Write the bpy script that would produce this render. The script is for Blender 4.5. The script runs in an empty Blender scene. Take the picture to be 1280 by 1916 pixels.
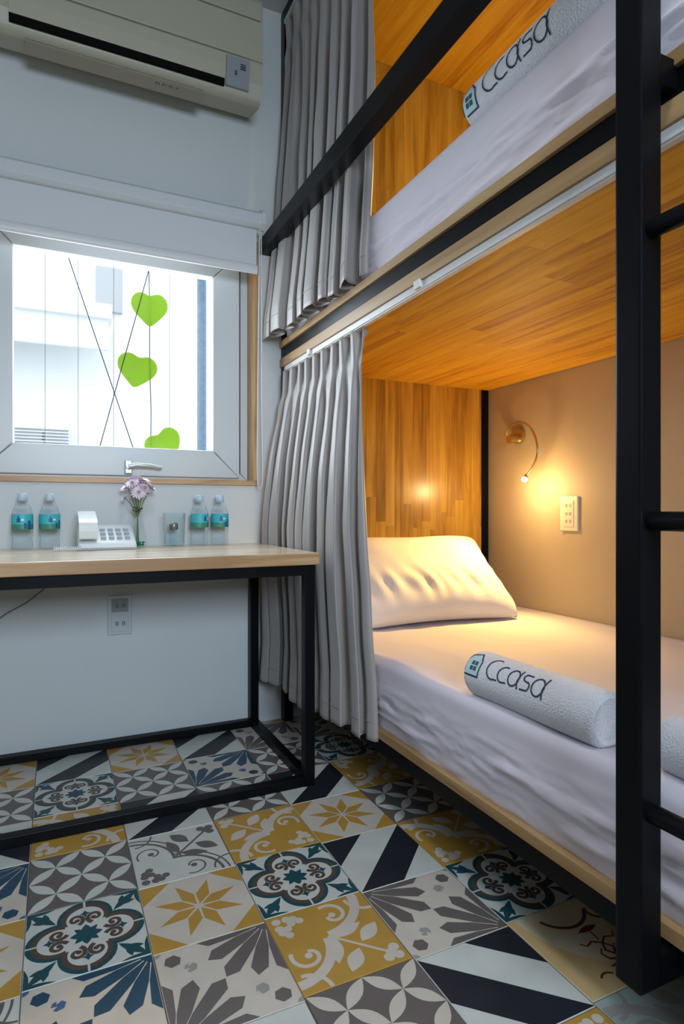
import bpy, bmesh, math, random
from mathutils import Vector, Matrix, noise
R = math.radians
rnd = random.Random(7)
scene = bpy.context.scene
COL = scene.collection
PI = math.pi

# ------------------------------------------------------------------ camera
cam_d = bpy.data.cameras.new('camera')
cam_d.sensor_fit = 'HORIZONTAL'; cam_d.sensor_width = 36
cam_d.lens = 36 * 1140 / 1280
cam_d.shift_y = -3 / 1280
cam_d.clip_start = 0.02
cam = bpy.data.objects.new('camera', cam_d); COL.objects.link(cam)
cam.location = (0, 0, 0.88)
cam.rotation_euler = (R(90), 0, -math.atan(540 / 1140))
scene.camera = cam

# ------------------------------------------------------------------ world, lights, exposure
w = bpy.data.worlds.new('overcast_sky'); scene.world = w; w.use_nodes = True
wn = w.node_tree.nodes; wl = w.node_tree.links
wn['Background'].inputs[0].default_value = (0.86, 0.93, 1.0, 1)
wn['Background'].inputs[1].default_value = 2.5

def area(name, loc, target, sx, sy, power, col):
    d = bpy.data.lights.new(name, 'AREA'); d.shape = 'RECTANGLE'; d.size = sx; d.size_y = sy
    d.energy = power; d.color = col
    o = bpy.data.objects.new(name, d); COL.objects.link(o); o.location = loc
    o.rotation_euler = (Vector(target) - Vector(loc)).to_track_quat('-Z', 'Y').to_euler()
    return o
# daylight of the opening in the wall behind the camera, an overhead light added for the floor without any known lamp, daylight of the visible window
area('added_overhead_light', (0.30, 0.2, 2.90), (0.30, 0.95, 0.0), 0.4, 0.4, 8, (0.93, 0.96, 1.0)).data.spread = R(110)
area('daylight_rear_opening', (0.22, -1.52, 1.62), (0.15, 2.4, 0.60), 0.9, 0.8, 29, (0.67, 0.83, 1.0)).data.spread = R(120)
area('daylight_window', (0.24, 2.60, 1.49), (0.24, 1.6, 1.49), 0.7, 0.72, 13, (0.86, 0.94, 1.0))

scene.view_settings.view_transform = 'Standard'
scene.view_settings.look = 'None'
scene.view_settings.gamma = 1
scene.view_settings.use_curve_mapping = False
scene.view_settings.exposure = 0.0
scene.cycles.max_bounces = 8
scene.cycles.transparent_max_bounces = 16
scene.cycles.caustics_reflective = False
scene.cycles.caustics_refractive = False
scene.cycles.sample_clamp_indirect = 4

# ------------------------------------------------------------------ helpers
ORIG = {}
def link(o): COL.objects.link(o); return o

def tag(o, label=None, cat=None, group=None, kind=None):
    if label: o['label'] = label
    if cat: o['category'] = cat
    if group: o['group'] = group
    if kind: o['kind'] = kind
    return o

def thing(name, loc, label, cat, group=None, rz=0):
    o = link(bpy.data.objects.new(name, None)); o.empty_display_size = 0.05
    o.location = loc; o.rotation_euler = (0, 0, rz)
    ORIG[o.name] = Vector(loc)
    return tag(o, label, cat, group)

class MB:
    """collects faces; coordinates are world (or local to the thing with world=False)"""
    def __init__(s): s.v = []; s.f = []; s.m = []; s.sm = []
    def add(s, vs, fs, mi=0, smooth=False):
        b = len(s.v); s.v += [tuple(v) for v in vs]
        for f in fs: s.f.append(tuple(b + i for i in f)); s.m.append(mi); s.sm.append(smooth)
        return s
    def box(s, x0, x1, y0, y1, z0, z1, mi=0, c=0.0):
        if c <= 0:
            vs = [(x0,y0,z0),(x1,y0,z0),(x1,y1,z0),(x0,y1,z0),(x0,y0,z1),(x1,y0,z1),(x1,y1,z1),(x0,y1,z1)]
            return s.add(vs, [(3,2,1,0),(4,5,6,7),(0,1,5,4),(1,2,6,5),(2,3,7,6),(3,0,4,7)], mi)
        bm = bmesh.new(); bmesh.ops.create_cube(bm, size=1)
        for v in bm.verts:
            v.co = Vector(((x0+x1)/2 + v.co.x*(x1-x0), (y0+y1)/2 + v.co.y*(y1-y0), (z0+z1)/2 + v.co.z*(z1-z0)))
        bmesh.ops.bevel(bm, geom=bm.edges[:], offset=c, segments=2, profile=0.6, affect='EDGES')
        s.bm(bm, mi); return s
    def bm(s, bm, mi=0, smooth=False):
        bm.verts.index_update()
        s.add([v.co[:] for v in bm.verts], [[v.index for v in f.verts] for f in bm.faces], mi, smooth); bm.free(); return s
    def tube(s, pts, r, n=10, mi=0, caps=True, smooth=True):
        pts = [Vector(p) for p in pts]; rings = []; nrm = None
        rr = r if isinstance(r, (list, tuple)) else [r]*len(pts)
        for i, p in enumerate(pts):
            t = (pts[min(i+1, len(pts)-1)] - pts[max(i-1, 0)]).normalized()
            if nrm is None:
                nrm = t.orthogonal().normalized()
            nrm = (nrm - t*nrm.dot(t)).normalized(); bn = t.cross(nrm)
            rings.append([p + (nrm*math.cos(2*PI*k/n) + bn*math.sin(2*PI*k/n))*rr[i] for k in range(n)])
        vs = [v for q in rings for v in q]; fs = []
        for i in range(len(pts)-1):
            for k in range(n):
                a = i*n+k; b = i*n+(k+1) % n; fs.append((a, b, b+n, a+n))
        s.add(vs, fs, mi, smooth)
        if caps:
            m = len(pts)-1
            s.add(rings[0], [tuple(range(n))[::-1]], mi); s.add(rings[m], [tuple(range(n))], mi)
        return s
    def lathe(s, prof, cx, cy, n=24, mi=0, z0=0, smooth=True):
        vs = []; fs = []
        for r, z in prof:
            for k in range(n):
                a = 2*PI*k/n; vs.append((cx + r*math.cos(a), cy + r*math.sin(a), z0+z))
        for i in range(len(prof)-1):
            for k in range(n):
                a = i*n+k; b = i*n+(k+1) % n; fs.append((a, b, b+n, a+n))
        return s.add(vs, fs, mi, smooth)
    def prism_x(s, prof, x0, x1, mi=0, smooth=False):
        n = len(prof)
        vs = [(x0, y, z) for y, z in prof] + [(x1, y, z) for y, z in prof]
        fs = [(i, (i+1) % n, (i+1) % n + n, i+n) for i in range(n)]
        s.add(vs, fs, mi, smooth); s.add(vs[:n], [tuple(range(n))[::-1]], mi); s.add(vs[n:], [tuple(range(n))], mi)
        return s
    def build(s, name, mats, parent=None, world=True, bevel=0, recalc=True):
        me = bpy.data.meshes.new(name)
        off = ORIG.get(parent.name, Vector()) if (parent and world) else Vector()
        me.from_pydata([tuple(Vector(v) - off) for v in s.v], [], s.f)
        if not isinstance(mats, (list, tuple)): mats = [mats]
        for m in mats: me.materials.append(m)
        me.polygons.foreach_set('material_index', s.m); me.polygons.foreach_set('use_smooth', s.sm)
        if recalc:
            bm = bmesh.new(); bm.from_mesh(me); bmesh.ops.recalc_face_normals(bm, faces=bm.faces); bm.to_mesh(me); bm.free()
        me.update()
        o = link(bpy.data.objects.new(name, me))
        if parent: o.parent = parent; ORIG[o.name] = off
        else: ORIG[o.name] = Vector()
        if bevel:
            b = o.modifiers.new('bevel', 'BEVEL'); b.width = bevel; b.segments = 2; b.limit_method = 'ANGLE'
        return o

def struct(o, label=None): return tag(o, label, None, None, 'structure')

# ------------------------------------------------------------------ materials
def mat(name): m = bpy.data.materials.new(name); m.use_nodes = True; return m, m.node_tree.nodes, m.node_tree.links
def simple(name, col, rough=0.6, metal=0.0, bump=0.0, bscale=60, var=0.0, vscale=6, spec=0.5, sheen=0, emit=None, coat=0):
    m, n, l = mat(name); p = n['Principled BSDF']
    p.inputs['Base Color'].default_value = (*col, 1); p.inputs['Roughness'].default_value = rough
    p.inputs['Metallic'].default_value = metal; p.inputs['Specular IOR Level'].default_value = spec
    p.inputs['Sheen Weight'].default_value = sheen; p.inputs['Coat Weight'].default_value = coat
    tc = n.new('ShaderNodeTexCoord')
    if var:
        nz = n.new('ShaderNodeTexNoise'); nz.inputs['Scale'].default_value = vscale; nz.inputs['Detail'].default_value = 5
        mx = n.new('ShaderNodeMix'); mx.data_type = 'RGBA'
        mx.inputs['A'].default_value = tuple(c*(1-var) for c in col) + (1,)
        mx.inputs['B'].default_value = tuple(min(1, c*(1+var)) for c in col) + (1,)
        l.new(tc.outputs['Object'], nz.inputs['Vector']); l.new(nz.outputs['Fac'], mx.inputs['Factor'])
        l.new(mx.outputs['Result'], p.inputs['Base Color'])
    if bump:
        nb = n.new('ShaderNodeTexNoise'); nb.inputs['Scale'].default_value = bscale; nb.inputs['Detail'].default_value = 3
        bp = n.new('ShaderNodeBump'); bp.inputs['Strength'].default_value = bump; bp.inputs['Distance'].default_value = 0.01
        l.new(tc.outputs['Object'], nb.inputs['Vector']); l.new(nb.outputs['Fac'], bp.inputs['Height']); l.new(bp.outputs['Normal'], p.inputs['Normal'])
    if emit:
        p.inputs['Emission Color'].default_value = (*emit[0], 1); p.inputs['Emission Strength'].default_value = emit[1]
    return m

def wood(name, dark, mid, light, axis='Y', rough=0.35, rnd_obj=True, strips=None, coat=0.3):
    m, n, l = mat(name); p = n['Principled BSDF']
    tc = n.new('ShaderNodeTexCoord'); mp = n.new('ShaderNodeMapping')
    sc = {'X': (1.6, 22, 22), 'Y': (22, 1.6, 22), 'Z': (22, 22, 1.6)}[axis]
    mp.inputs['Scale'].default_value = sc
    src = tc.outputs['Object']
    oi = n.new('ShaderNodeObjectInfo')
    if rnd_obj:
        vm = n.new('ShaderNodeVectorMath'); vm.operation = 'MULTIPLY_ADD'
        cb = n.new('ShaderNodeCombineXYZ')
        for k, f in enumerate((31.0, 57.0, 13.0)):
            mu = n.new('ShaderNodeMath'); mu.operation = 'MULTIPLY'; mu.inputs[1].default_value = f
            l.new(oi.outputs['Random'], mu.inputs[0]); l.new(mu.outputs[0], cb.inputs[k])
        ad = n.new('ShaderNodeVectorMath'); ad.operation = 'ADD'
        l.new(src, ad.inputs[0]); l.new(cb.outputs[0], ad.inputs[1]); src = ad.outputs[0]
    l.new(src, mp.inputs['Vector'])
    nz = n.new('ShaderNodeTexNoise'); nz.inputs['Scale'].default_value = 1.0; nz.inputs['Detail'].default_value = 6
    nz.inputs['Distortion'].default_value = 0.9; nz.inputs['Roughness'].default_value = 0.6
    l.new(mp.outputs[0], nz.inputs['Vector'])
    cr = n.new('ShaderNodeValToRGB'); e = cr.color_ramp.elements
    e[0].position = 0.28; e[0].color = (*dark, 1); e[1].position = 0.72; e[1].color = (*light, 1)
    k = e.new(0.48); k.color = (*mid, 1)
    val = nz.outputs['Fac']
    if rnd_obj:   # each stave a little lighter or darker than its neighbours
        ma = n.new('ShaderNodeMath'); ma.operation = 'MULTIPLY_ADD'; ma.inputs[1].default_value = 0.24; ma.inputs[2].default_value = -0.12
        l.new(oi.outputs['Random'], ma.inputs[0])
        aa = n.new('ShaderNodeMath'); aa.operation = 'ADD'; l.new(val, aa.inputs[0]); l.new(ma.outputs[0], aa.inputs[1]); val = aa.outputs[0]
    if strips:
        br = n.new('ShaderNodeTexBrick'); br.offset = 0.43
        br.inputs['Scale'].default_value = 1; br.inputs['Mortar Size'].default_value = 0.0012
        br.inputs['Brick Width'].default_value = strips[0]; br.inputs['Row Height'].default_value = strips[1]
        br.inputs['Color1'].default_value = (0, 0, 0, 1); br.inputs['Color2'].default_value = (1, 1, 1, 1); br.inputs['Mortar'].default_value = (.2, .2, .2, 1)
        m2 = n.new('ShaderNodeMapping')
        if axis == 'Y': m2.inputs['Rotation'].default_value = (0, 0, R(90))
        l.new(tc.outputs['Object'], m2.inputs['Vector'])
        if len(strips) > 2:   # vertical edge: rows along Z
            sp = n.new('ShaderNodeSeparateXYZ'); cb2 = n.new('ShaderNodeCombineXYZ')
            l.new(tc.outputs['Object'], sp.inputs[0]); l.new(sp.outputs[0], cb2.inputs[0]); l.new(sp.outputs[2], cb2.inputs[1]); l.new(cb2.outputs[0], br.inputs['Vector'])
        else: l.new(m2.outputs[0], br.inputs['Vector'])
        ma = n.new('ShaderNodeMath'); ma.operation = 'MULTIPLY_ADD'; ma.inputs[1].default_value = 0.22; ma.inputs[2].default_value = -0.11
        l.new(br.outputs['Color'], ma.inputs[0])
        aa = n.new('ShaderNodeMath'); aa.operation = 'ADD'; l.new(val, aa.inputs[0]); l.new(ma.outputs[0], aa.inputs[1]); val = aa.outputs[0]
    l.new(val, cr.inputs['Fac']); l.new(cr.outputs[0], p.inputs['Base Color'])
    p.inputs['Roughness'].default_value = rough; p.inputs['Coat Weight'].default_value = coat; p.inputs['Coat Roughness'].default_value = 0.22
    bp = n.new('ShaderNodeBump'); bp.inputs['Strength'].default_value = 0.12; bp.inputs['Distance'].default_value = 0.003
    l.new(nz.outputs['Fac'], bp.inputs['Height']); l.new(bp.outputs['Normal'], p.inputs['Normal'])
    return m

def glass(name, col=(0.95, 0.975, 0.98), clear=0.92, rough=0.02):
    m, n, l = mat(name); n.remove(n['Principled BSDF']); out = n['Material Output']
    t = n.new('ShaderNodeBsdfTransparent'); t.inputs[0].default_value = (*col, 1)
    g = n.new('ShaderNodeBsdfGlossy'); g.inputs['Roughness'].default_value = rough
    lw = n.new('ShaderNodeLayerWeight'); lw.inputs['Blend'].default_value = 1 - clear
    mx = n.new('ShaderNodeMixShader')
    mu = n.new('ShaderNodeMath'); mu.operation = 'MULTIPLY'; mu.inputs[1].default_value = 0.42
    l.new(lw.outputs['Fresnel'], mu.inputs[0]); l.new(mu.outputs[0], mx.inputs[0]); l.new(t.outputs[0], mx.inputs[1]); l.new(g.outputs[0], mx.inputs[2]); l.new(mx.outputs[0], out.inputs[0])
    return m

M_wall = simple('white_painted_wall', (0.62, 0.64, 0.64), 0.7, bump=0.05, bscale=90, var=0.02)
M_wall_r = simple('taupe_painted_wall', (0.45, 0.37, 0.25), 0.6, bump=0.05, bscale=90, var=0.02)
M_ceil = simple('ceiling_paint', (0.5, 0.5, 0.48), 0.8, var=0.02)
M_steel = simple('black_powder_coated_steel', (0.003, 0.0034, 0.0045), 0.36, bump=0.02, bscale=400, spec=0.13)
M_upvc = simple('white_window_frame', (0.62, 0.66, 0.67), 0.35, var=0.02)
M_seal = simple('grey_window_seal', (0.1, 0.12, 0.13), 0.6)
M_blind = simple('white_blind_fabric', (0.62, 0.64, 0.66), 0.75, bump=0.04, bscale=300)
M_ac = simple('cream_plastic', (0.42, 0.405, 0.315), 0.42, var=0.02)
M_acgrey = simple('grey_plastic', (0.27, 0.29, 0.31), 0.4)
M_black = simple('dark_gap', (0.004, 0.004, 0.004), 0.9, spec=0.1)
M_dark = simple('dark_grey_print', (0.09, 0.09, 0.085), 0.6)
M_curt = simple('grey_satin_curtain', (0.315, 0.288, 0.276), 0.42, bump=0.05, bscale=500, sheen=0.3, var=0.02, vscale=3)
M_sheet = simple('white_cotton_sheet', (0.62, 0.575, 0.65), 0.8, bump=0.10, bscale=14, sheen=0.15)
M_pillow = simple('white_pillowcase', (0.78, 0.74, 0.72), 0.75, bump=0.06, bscale=20, sheen=0.1)
M_towel = simple('white_terry_towel', (0.70, 0.71, 0.77), 0.95, bump=0.55, bscale=260, sheen=0.4)
M_print = simple('navy_print', (0.015, 0.022, 0.045), 0.8)
M_printteal = simple('teal_print', (0.01, 0.09, 0.085), 0.8)
M_printpale = simple('pale_blue_print', (0.45, 0.62, 0.70), 0.85)
M_track = simple('white_track', (0.68, 0.68, 0.68), 0.4)
M_brass = simple('brushed_brass', (0.60, 0.47, 0.22), 0.32, metal=1.0)
M_plate = simple('ivory_switch_plate', (0.75, 0.68, 0.54), 0.35)
M_plate_w = simple('white_socket_plate', (0.52, 0.56, 0.58), 0.4)
M_phone = simple('white_phone_plastic', (0.72, 0.75, 0.76), 0.35)
M_phone_d = simple('grey_phone_plastic', (0.30, 0.34, 0.36), 0.4)
M_cord = simple('grey_cord', (0.20, 0.2, 0.2), 0.5)
M_wcord = simple('white_cord', (0.7, 0.7, 0.68), 0.5)
M_glass = glass('clear_glass'); M_pane = glass('window_glass', (0.98, 0.99, 1.0), 0.93)
M_pet = glass('clear_plastic', (0.972, 0.985, 0.99), 0.93, 0.12)
M_water = glass('water', (0.975, 0.988, 0.992), 0.96, 0.02)
M_cap = simple('pale_blue_cap', (0.50, 0.64, 0.74), 0.35)
M_lab1 = simple('aqua_label', (0.05, 0.46, 0.52), 0.45)
M_lab2 = simple('green_label_band', (0.05, 0.24, 0.17), 0.45, var=0.4, vscale=40)
M_lab3 = simple('blue_label_mark', (0.01, 0.10, 0.26), 0.45)
M_petal = simple('lilac_white_petal', (0.86, 0.74, 0.86), 0.6)
M_fcent = simple('flower_centre', (0.42, 0.30, 0.20), 0.7)
M_leafd = simple('dark_green_leaf', (0.07, 0.13, 0.02), 0.5, var=0.2, vscale=30)
M_stem = simple('green_stem', (0.11, 0.17, 0.06), 0.5)
M_pebble = simple('green_glass_pebble', (0.0, 0.20, 0.12), 0.15)
M_cap_m = simple('dull_metal_lid', (0.3, 0.29, 0.27), 0.35, metal=0.8)
M_wire = simple('black_wire', (0.03, 0.03, 0.03), 0.5)
M_facade = simple('white_exterior_render', (0.80, 0.82, 0.82), 0.9, var=0.02)
M_facade2 = simple('grey_exterior_render', (0.42, 0.44, 0.45), 0.9)
M_bluepost = simple('blue_grey_exterior_post', (0.30, 0.40, 0.52), 0.7, var=0.3, vscale=60)
M_door = simple('light_grey_door', (0.4, 0.41, 0.42), 0.5)
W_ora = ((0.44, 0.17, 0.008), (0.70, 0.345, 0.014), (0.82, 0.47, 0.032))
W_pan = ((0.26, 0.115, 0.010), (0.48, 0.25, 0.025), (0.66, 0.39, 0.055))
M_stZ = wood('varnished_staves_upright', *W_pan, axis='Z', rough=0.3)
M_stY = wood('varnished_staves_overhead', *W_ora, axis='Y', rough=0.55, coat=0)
M_ply = wood('pale_board_edge', (0.25, 0.135, 0.05), (0.37, 0.225, 0.095), (0.46, 0.31, 0.15), axis='Y', rough=0.5, rnd_obj=False, coat=0.1)
M_top = wood('rubberwood_top_lightened', (0.52, 0.38, 0.24), (0.68, 0.54, 0.38), (0.76, 0.64, 0.49), axis='X', rough=0.27, rnd_obj=False, strips=(0.55, 0.045), coat=0.35)  # top colour lightened to carry the whitish window reflection
M_topedge = wood('pale_rubberwood_edge', (0.33, 0.18, 0.075), (0.50, 0.31, 0.15), (0.62, 0.42, 0.23), axis='X', rough=0.4, rnd_obj=False, strips=(0.42, 0.5, 'z'), coat=0.15)
M_jamb = wood('pale_wood_window_trim', (0.40, 0.21, 0.08), (0.58, 0.35, 0.16), (0.72, 0.50, 0.28), axis='Z', rough=0.45, rnd_obj=True, coat=0.1)
M_sill = wood('pale_wood_sill_trim', (0.33, 0.16, 0.06), (0.52, 0.30, 0.14), (0.64, 0.42, 0.22), axis='X', rough=0.45, rnd_obj=False, strips=(0.2, 0.5, 'z'), coat=0.1)

def leaf_mat():
    m, n, l = mat('lime_translucent_leaf'); p = n['Principled BSDF']
    p.inputs['Base Color'].default_value = (0.36, 0.52, 0.05, 1); p.inputs['Roughness'].default_value = 0.5
    t = n.new('ShaderNodeBsdfTranslucent'); t.inputs[0].default_value = (0.62, 0.84, 0.14, 1)
    mx = n.new('ShaderNodeMixShader'); mx.inputs[0].default_value = 0.6
    l.new(p.outputs[0], mx.inputs[1]); l.new(t.outputs[0], mx.inputs[2]); l.new(mx.outputs[0], n['Material Output'].inputs[0])
    return m
M_leaf = leaf_mat()

# ------------------------------------------------------------------ room shell
WY = 2.44; ZC = 2.98; XL = -1.6; XR = 1.935; YB = -1.6
X0w, X1w, Z0w, Z1w = -0.30, 0.765, 0.985, 1.99      # window opening
w_ = MB()
w_.box(XL-0.1, X0w, WY, WY+0.2, 0, ZC); w_.box(X1w, XR+0.1, WY, WY+0.2, 0, ZC)
w_.box(X0w, X1w, WY, WY+0.2, 0, Z0w); w_.box(X0w, X1w, WY, WY+0.2, Z1w, ZC)
struct(w_.build('wall_back', M_wall), 'white painted wall with the window in it')
struct(MB().box(XR, XR+0.1, YB-0.1, WY, 0, ZC).build('wall_right', M_wall_r), 'taupe painted wall behind the bunk')
wlft = MB(); wlft.box(XL-0.1, XL, YB, WY, 0, ZC)
struct(wlft.build('wall_left', M_wall))
wb = MB(); wb.box(XL-0.1, -.25, YB-0.1, YB, 0, ZC).box(0.69, XR, YB-0.1, YB, 0, ZC).box(-.25, 0.69, YB-0.1, YB, 0, 1.2).box(-.25, 0.69, YB-0.1, YB, 2.04, ZC)
struct(wb.build('wall_front', M_wall))
struct(MB().box(XL-0.1, XR+0.1, YB-0.1, WY+0.2, ZC, ZC+0.1).build('ceiling', M_ceil))

# ------------------------------------------------------------------ floor of patterned cement tiles
TS = 0.2312; OX, OY = 0.178, 1.480; GAP = 0.0016
def tmat(name, col, var=0.08):
    m, n, l = mat(name); p = n['Principled BSDF']
    tc = n.new('ShaderNodeTexCoord'); nz = n.new('ShaderNodeTexNoise'); nz.inputs['Scale'].default_value = 14; nz.inputs['Detail'].default_value = 8
    oi = n.new('ShaderNodeObjectInfo')
    ad = n.new('ShaderNodeVectorMath'); ad.operation = 'ADD'
    l.new(tc.outputs['Object'], ad.inputs[0]); l.new(oi.outputs['Location'], ad.inputs[1]); l.new(ad.outputs[0], nz.inputs['Vector'])
    mx = n.new('ShaderNodeMix'); mx.data_type = 'RGBA'
    mx.inputs['A'].default_value = tuple(c*(1-2*var) for c in col) + (1,); mx.inputs['B'].default_value = tuple(min(1, c*(1+2*var)) for c in col) + (1,)
    l.new(nz.outputs['Fac'], mx.inputs['Factor']); l.new(mx.outputs['Result'], p.inputs['Base Color'])
    mr = n.new('ShaderNodeMapRange'); mr.inputs['To Min'].default_value = 0.3; mr.inputs['To Max'].default_value = 0.55
    l.new(nz.outputs['Fac'], mr.inputs['Value']); l.new(mr.outputs[0], p.inputs['Roughness'])
    p.inputs['Specular IOR Level'].default_value = 0.4
    return m
TC = {'cream': tmat('tile_cream', (0.50, 0.46, 0.40)), 'gold': tmat('tile_gold', (0.40, 0.235, 0.045)), 'black': tmat('tile_black', (0.014, 0.016, 0.024)),
      'grey': tmat('tile_grey', (0.115, 0.10, 0.095)), 'teal': tmat('tile_teal', (0.010, 0.060, 0.075)), 'brown': tmat('tile_brown', (0.075, 0.055, 0.045)),
      'white': tmat('tile_white', (0.50, 0.52, 0.49)), 'lgrey': tmat('tile_light_grey', (0.27, 0.26, 0.25)), 'blue': tmat('tile_blue', (0.015, 0.055, 0.10)),
      'tan': tmat('tile_tan', (0.52, 0.38, 0.18)), 'red': tmat('tile_dark_red', (0.14, 0.02, 0.015)), 'sand': tmat('tile_sand', (0.55, 0.48, 0.34)),
      'pgrn': tmat('tile_pale_green', (0.30, 0.36, 0.34)), 'mid': tmat('tile_mid_blue', (0.05, 0.11, 0.24))}

class TP:
    """a tile's flat inlay, in units of one tile, (0,0)-(1,1); later shapes lie over earlier ones"""
    def __init__(s, base): s.names = [base]; s.shapes = []; s.lv = 0; s.hold = False
    def idx(s, c):
        if c not in s.names: s.names.append(c)
        return s.names.index(c)
    def lift(s): s.lv += 1; return s
    @staticmethod
    def clip(poly):
        for ax, lim, sg in ((0, 0, 1), (0, 1, -1), (1, 0, 1), (1, 1, -1)):
            out = []; n = len(poly)
            for i in range(n):
                a, b = poly[i], poly[(i+1) % n]
                da, db = sg*(a[ax]-lim), sg*(b[ax]-lim)
                if da >= 0: out.append(a)
                if (da > 0 and db < 0) or (da < 0 and db > 0):
                    t = da/(da-db); out.append((a[0]+t*(b[0]-a[0]), a[1]+t*(b[1]-a[1])))
            poly = out
            if len(poly) < 3: return []
        return poly
    def poly(s, pts, c):
        q = s.clip(list(pts))
        if len(q) >= 3: s.shapes.append((q, s.idx(c), s.lv))
        if not s.hold: s.lv += 1
        return s
    def circ(s, x, y, r, c, n=18): return s.poly([(x+r*math.cos(2*PI*k/n), y+r*math.sin(2*PI*k/n)) for k in range(n)], c)
    def stroke(s, pts, wd, c):
        n = len(pts); L = []; Rr = []
        for i, p in enumerate(pts):
            a = pts[max(i-1, 0)]; b = pts[min(i+1, n-1)]; dx, dy = b[0]-a[0], b[1]-a[1]; d = math.hypot(dx, dy) or 1
            w2 = (wd if not isinstance(wd, (list, tuple)) else wd[0]+(wd[1]-wd[0])*i/(n-1))/2
            nx, ny = -dy/d*w2, dx/d*w2; L.append((p[0]+nx, p[1]+ny)); Rr.append((p[0]-nx, p[1]-ny))
        s.hold = True
        for i in range(n-1): s.poly([L[i], L[i+1], Rr[i+1], Rr[i]], c)
        s.hold = False; s.lv += 1
        return s
    def arc(s, x, y, r, a0, a1, wd, c, n=14, r1=None):
        r1 = r if r1 is None else r1
        return s.stroke([(x+(r+(r1-r)*k/n)*math.cos(R(a0+(a1-a0)*k/n)), y+(r+(r1-r)*k/n)*math.sin(R(a0+(a1-a0)*k/n))) for k in range(n+1)], wd, c)
    def petal(s, a, b, wd, c, n=8):
        ax, ay = a; bx, by = b; dx, dy = bx-ax, by-ay; d = math.hypot(dx, dy); ux, uy = -dy/d, dx/d
        up = [(ax+dx*t/n + ux*wd*math.sin(PI*t/n), ay+dy*t/n + uy*wd*math.sin(PI*t/n)) for t in range(n+1)]
        dn = [(ax+dx*t/n - ux*wd*math.sin(PI*t/n), ay+dy*t/n - uy*wd*math.sin(PI*t/n)) for t in range(n-1, 0, -1)]
        return s.poly(up+dn, c)
    def mesh(s, name):
        m = MB(); h = TS/2 - GAP/2; c = 0.0012
        vs = [(-h, -h, -0.012), (h, -h, -0.012), (h, h, -0.012), (-h, h, -0.012), (-h, -h, -c), (h, -h, -c), (h, h, -c), (-h, h, -c),
              (-h+c, -h+c, 0), (h-c, -h+c, 0), (h-c, h-c, 0), (-h+c, h-c, 0)]
        m.add(vs, [(0,1,5,4),(1,2,6,5),(2,3,7,6),(3,0,4,7),(4,5,9,8),(5,6,10,9),(6,7,11,10),(7,4,8,11),(8,9,10,11)], 0)
        k = 2*(h-c)
        for q, mi, lv in s.shapes:
            z = 0.000012*(lv+2)
            pts = [((x-.5)*k, (y-.5)*k, z) for x, y in q]
            ar = sum(pts[i][0]*pts[(i+1) % len(pts)][1]-pts[(i+1) % len(pts)][0]*pts[i][1] for i in range(len(pts)))
            if abs(ar) < 1e-9: continue
            if ar < 0: pts.reverse()
            m.add(pts, [tuple(range(len(pts)))], mi)
        me = bpy.data.meshes.new(name); me.from_pydata(m.v, [], m.f)
        for nm in s.names: me.materials.append(TC[nm])
        me.polygons.foreach_set('material_index', m.m); me.update()
        return me

def t_star():
    t = TP('cream')
    g = .30
    for (x, y, sx, sy) in ((0,0,1,1),(1,0,-1,1),(1,1,-1,-1),(0,1,1,-1)):
        t.poly([(x, y), (x+sx*g, y), (x, y+sy*g)] if True else [], 'gold')
    c = .5
    for k in range(8):
        a = R(22.5+45*k); r0 = .035; rm = .20; ro = .43; da = R(20)
        t.poly([(c+r0*math.cos(a), c+r0*math.sin(a)), (c+rm*math.cos(a-da), c+rm*math.sin(a-da)), (c+ro*math.cos(a), c+ro*math.sin(a)), (c+rm*math.cos(a+da), c+rm*math.sin(a+da))], 'gold')
    return t
def t_circles(base, pet):
    t = TP(base)
    for i in range(4):
        for j in range(4):
            a = (i/4, j/4); b = ((i+1)/4, (j+1)/4)
            if (i+j) % 2: a, b = ((i+1)/4, j/4), (i/4, (j+1)/4)
            t.petal(a, b, .062, pet)
    return t
def t_stripes():
    t = TP('white'); t.poly([(0, 0), (.5, 0), (1, .5), (1, 1)], 'black'); t.poly([(0, .5), (.5, 1), (0, 1)], 'black'); return t
def t_fan(dk, md, base='cream'):
    t = TP(base)
    for sx in (0, 1):
        P = (lambda x, y: (x, y)) if sx == 0 else (lambda x, y: (1-x, 1-y))
        for k, ang in enumerate((0, 22.5, 45, 67.5, 90)):
            ca, sa = math.cos(R(ang)), math.sin(R(ang)); L = .70 if ang == 45 else .64; wv = .060
            def q(r, o): return P(r*ca - o*sa, r*sa + o*ca)
            t.poly([q(.05, .004), q(.05, -.004), q(.30, -.057), q(L-.09, -.076), q(L, 0), q(L-.09, .076), q(.30, .057)], dk)
        t.poly([P(0, 0), P(.10, 0), P(.09, .03), P(.03, .09), P(0, .10)], dk)
    def hexa(x, y, r, c):
        t.poly([(x+r*math.cos(R(60*k+15)), y+r*math.sin(R(60*k+15))) for k in range(6)], c)
    for x, y in ((.26, .74), (.74, .26)):
        t.lift(); hexa(x, y, .06, md)
    for x, y in ((.13, .87), (.87, .13)): hexa(x, y, .075, dk)
    def star(x, y, r, c):
        t.poly([(x+(r if k % 2 == 0 else r*.45)*math.cos(R(36*k+20)), y+(r if k % 2 == 0 else r*.45)*math.sin(R(36*k+20))) for k in range(10)], c)
    t.lift()
    for x, y in ((.16, .70), (.30, .84), (.84, .30), (.70, .16)): star(x, y, .10, base)
    for x, y in ((.0, 1.0), (1.0, .0)): t.circ(x, y, .05, md)
    return t
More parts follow.
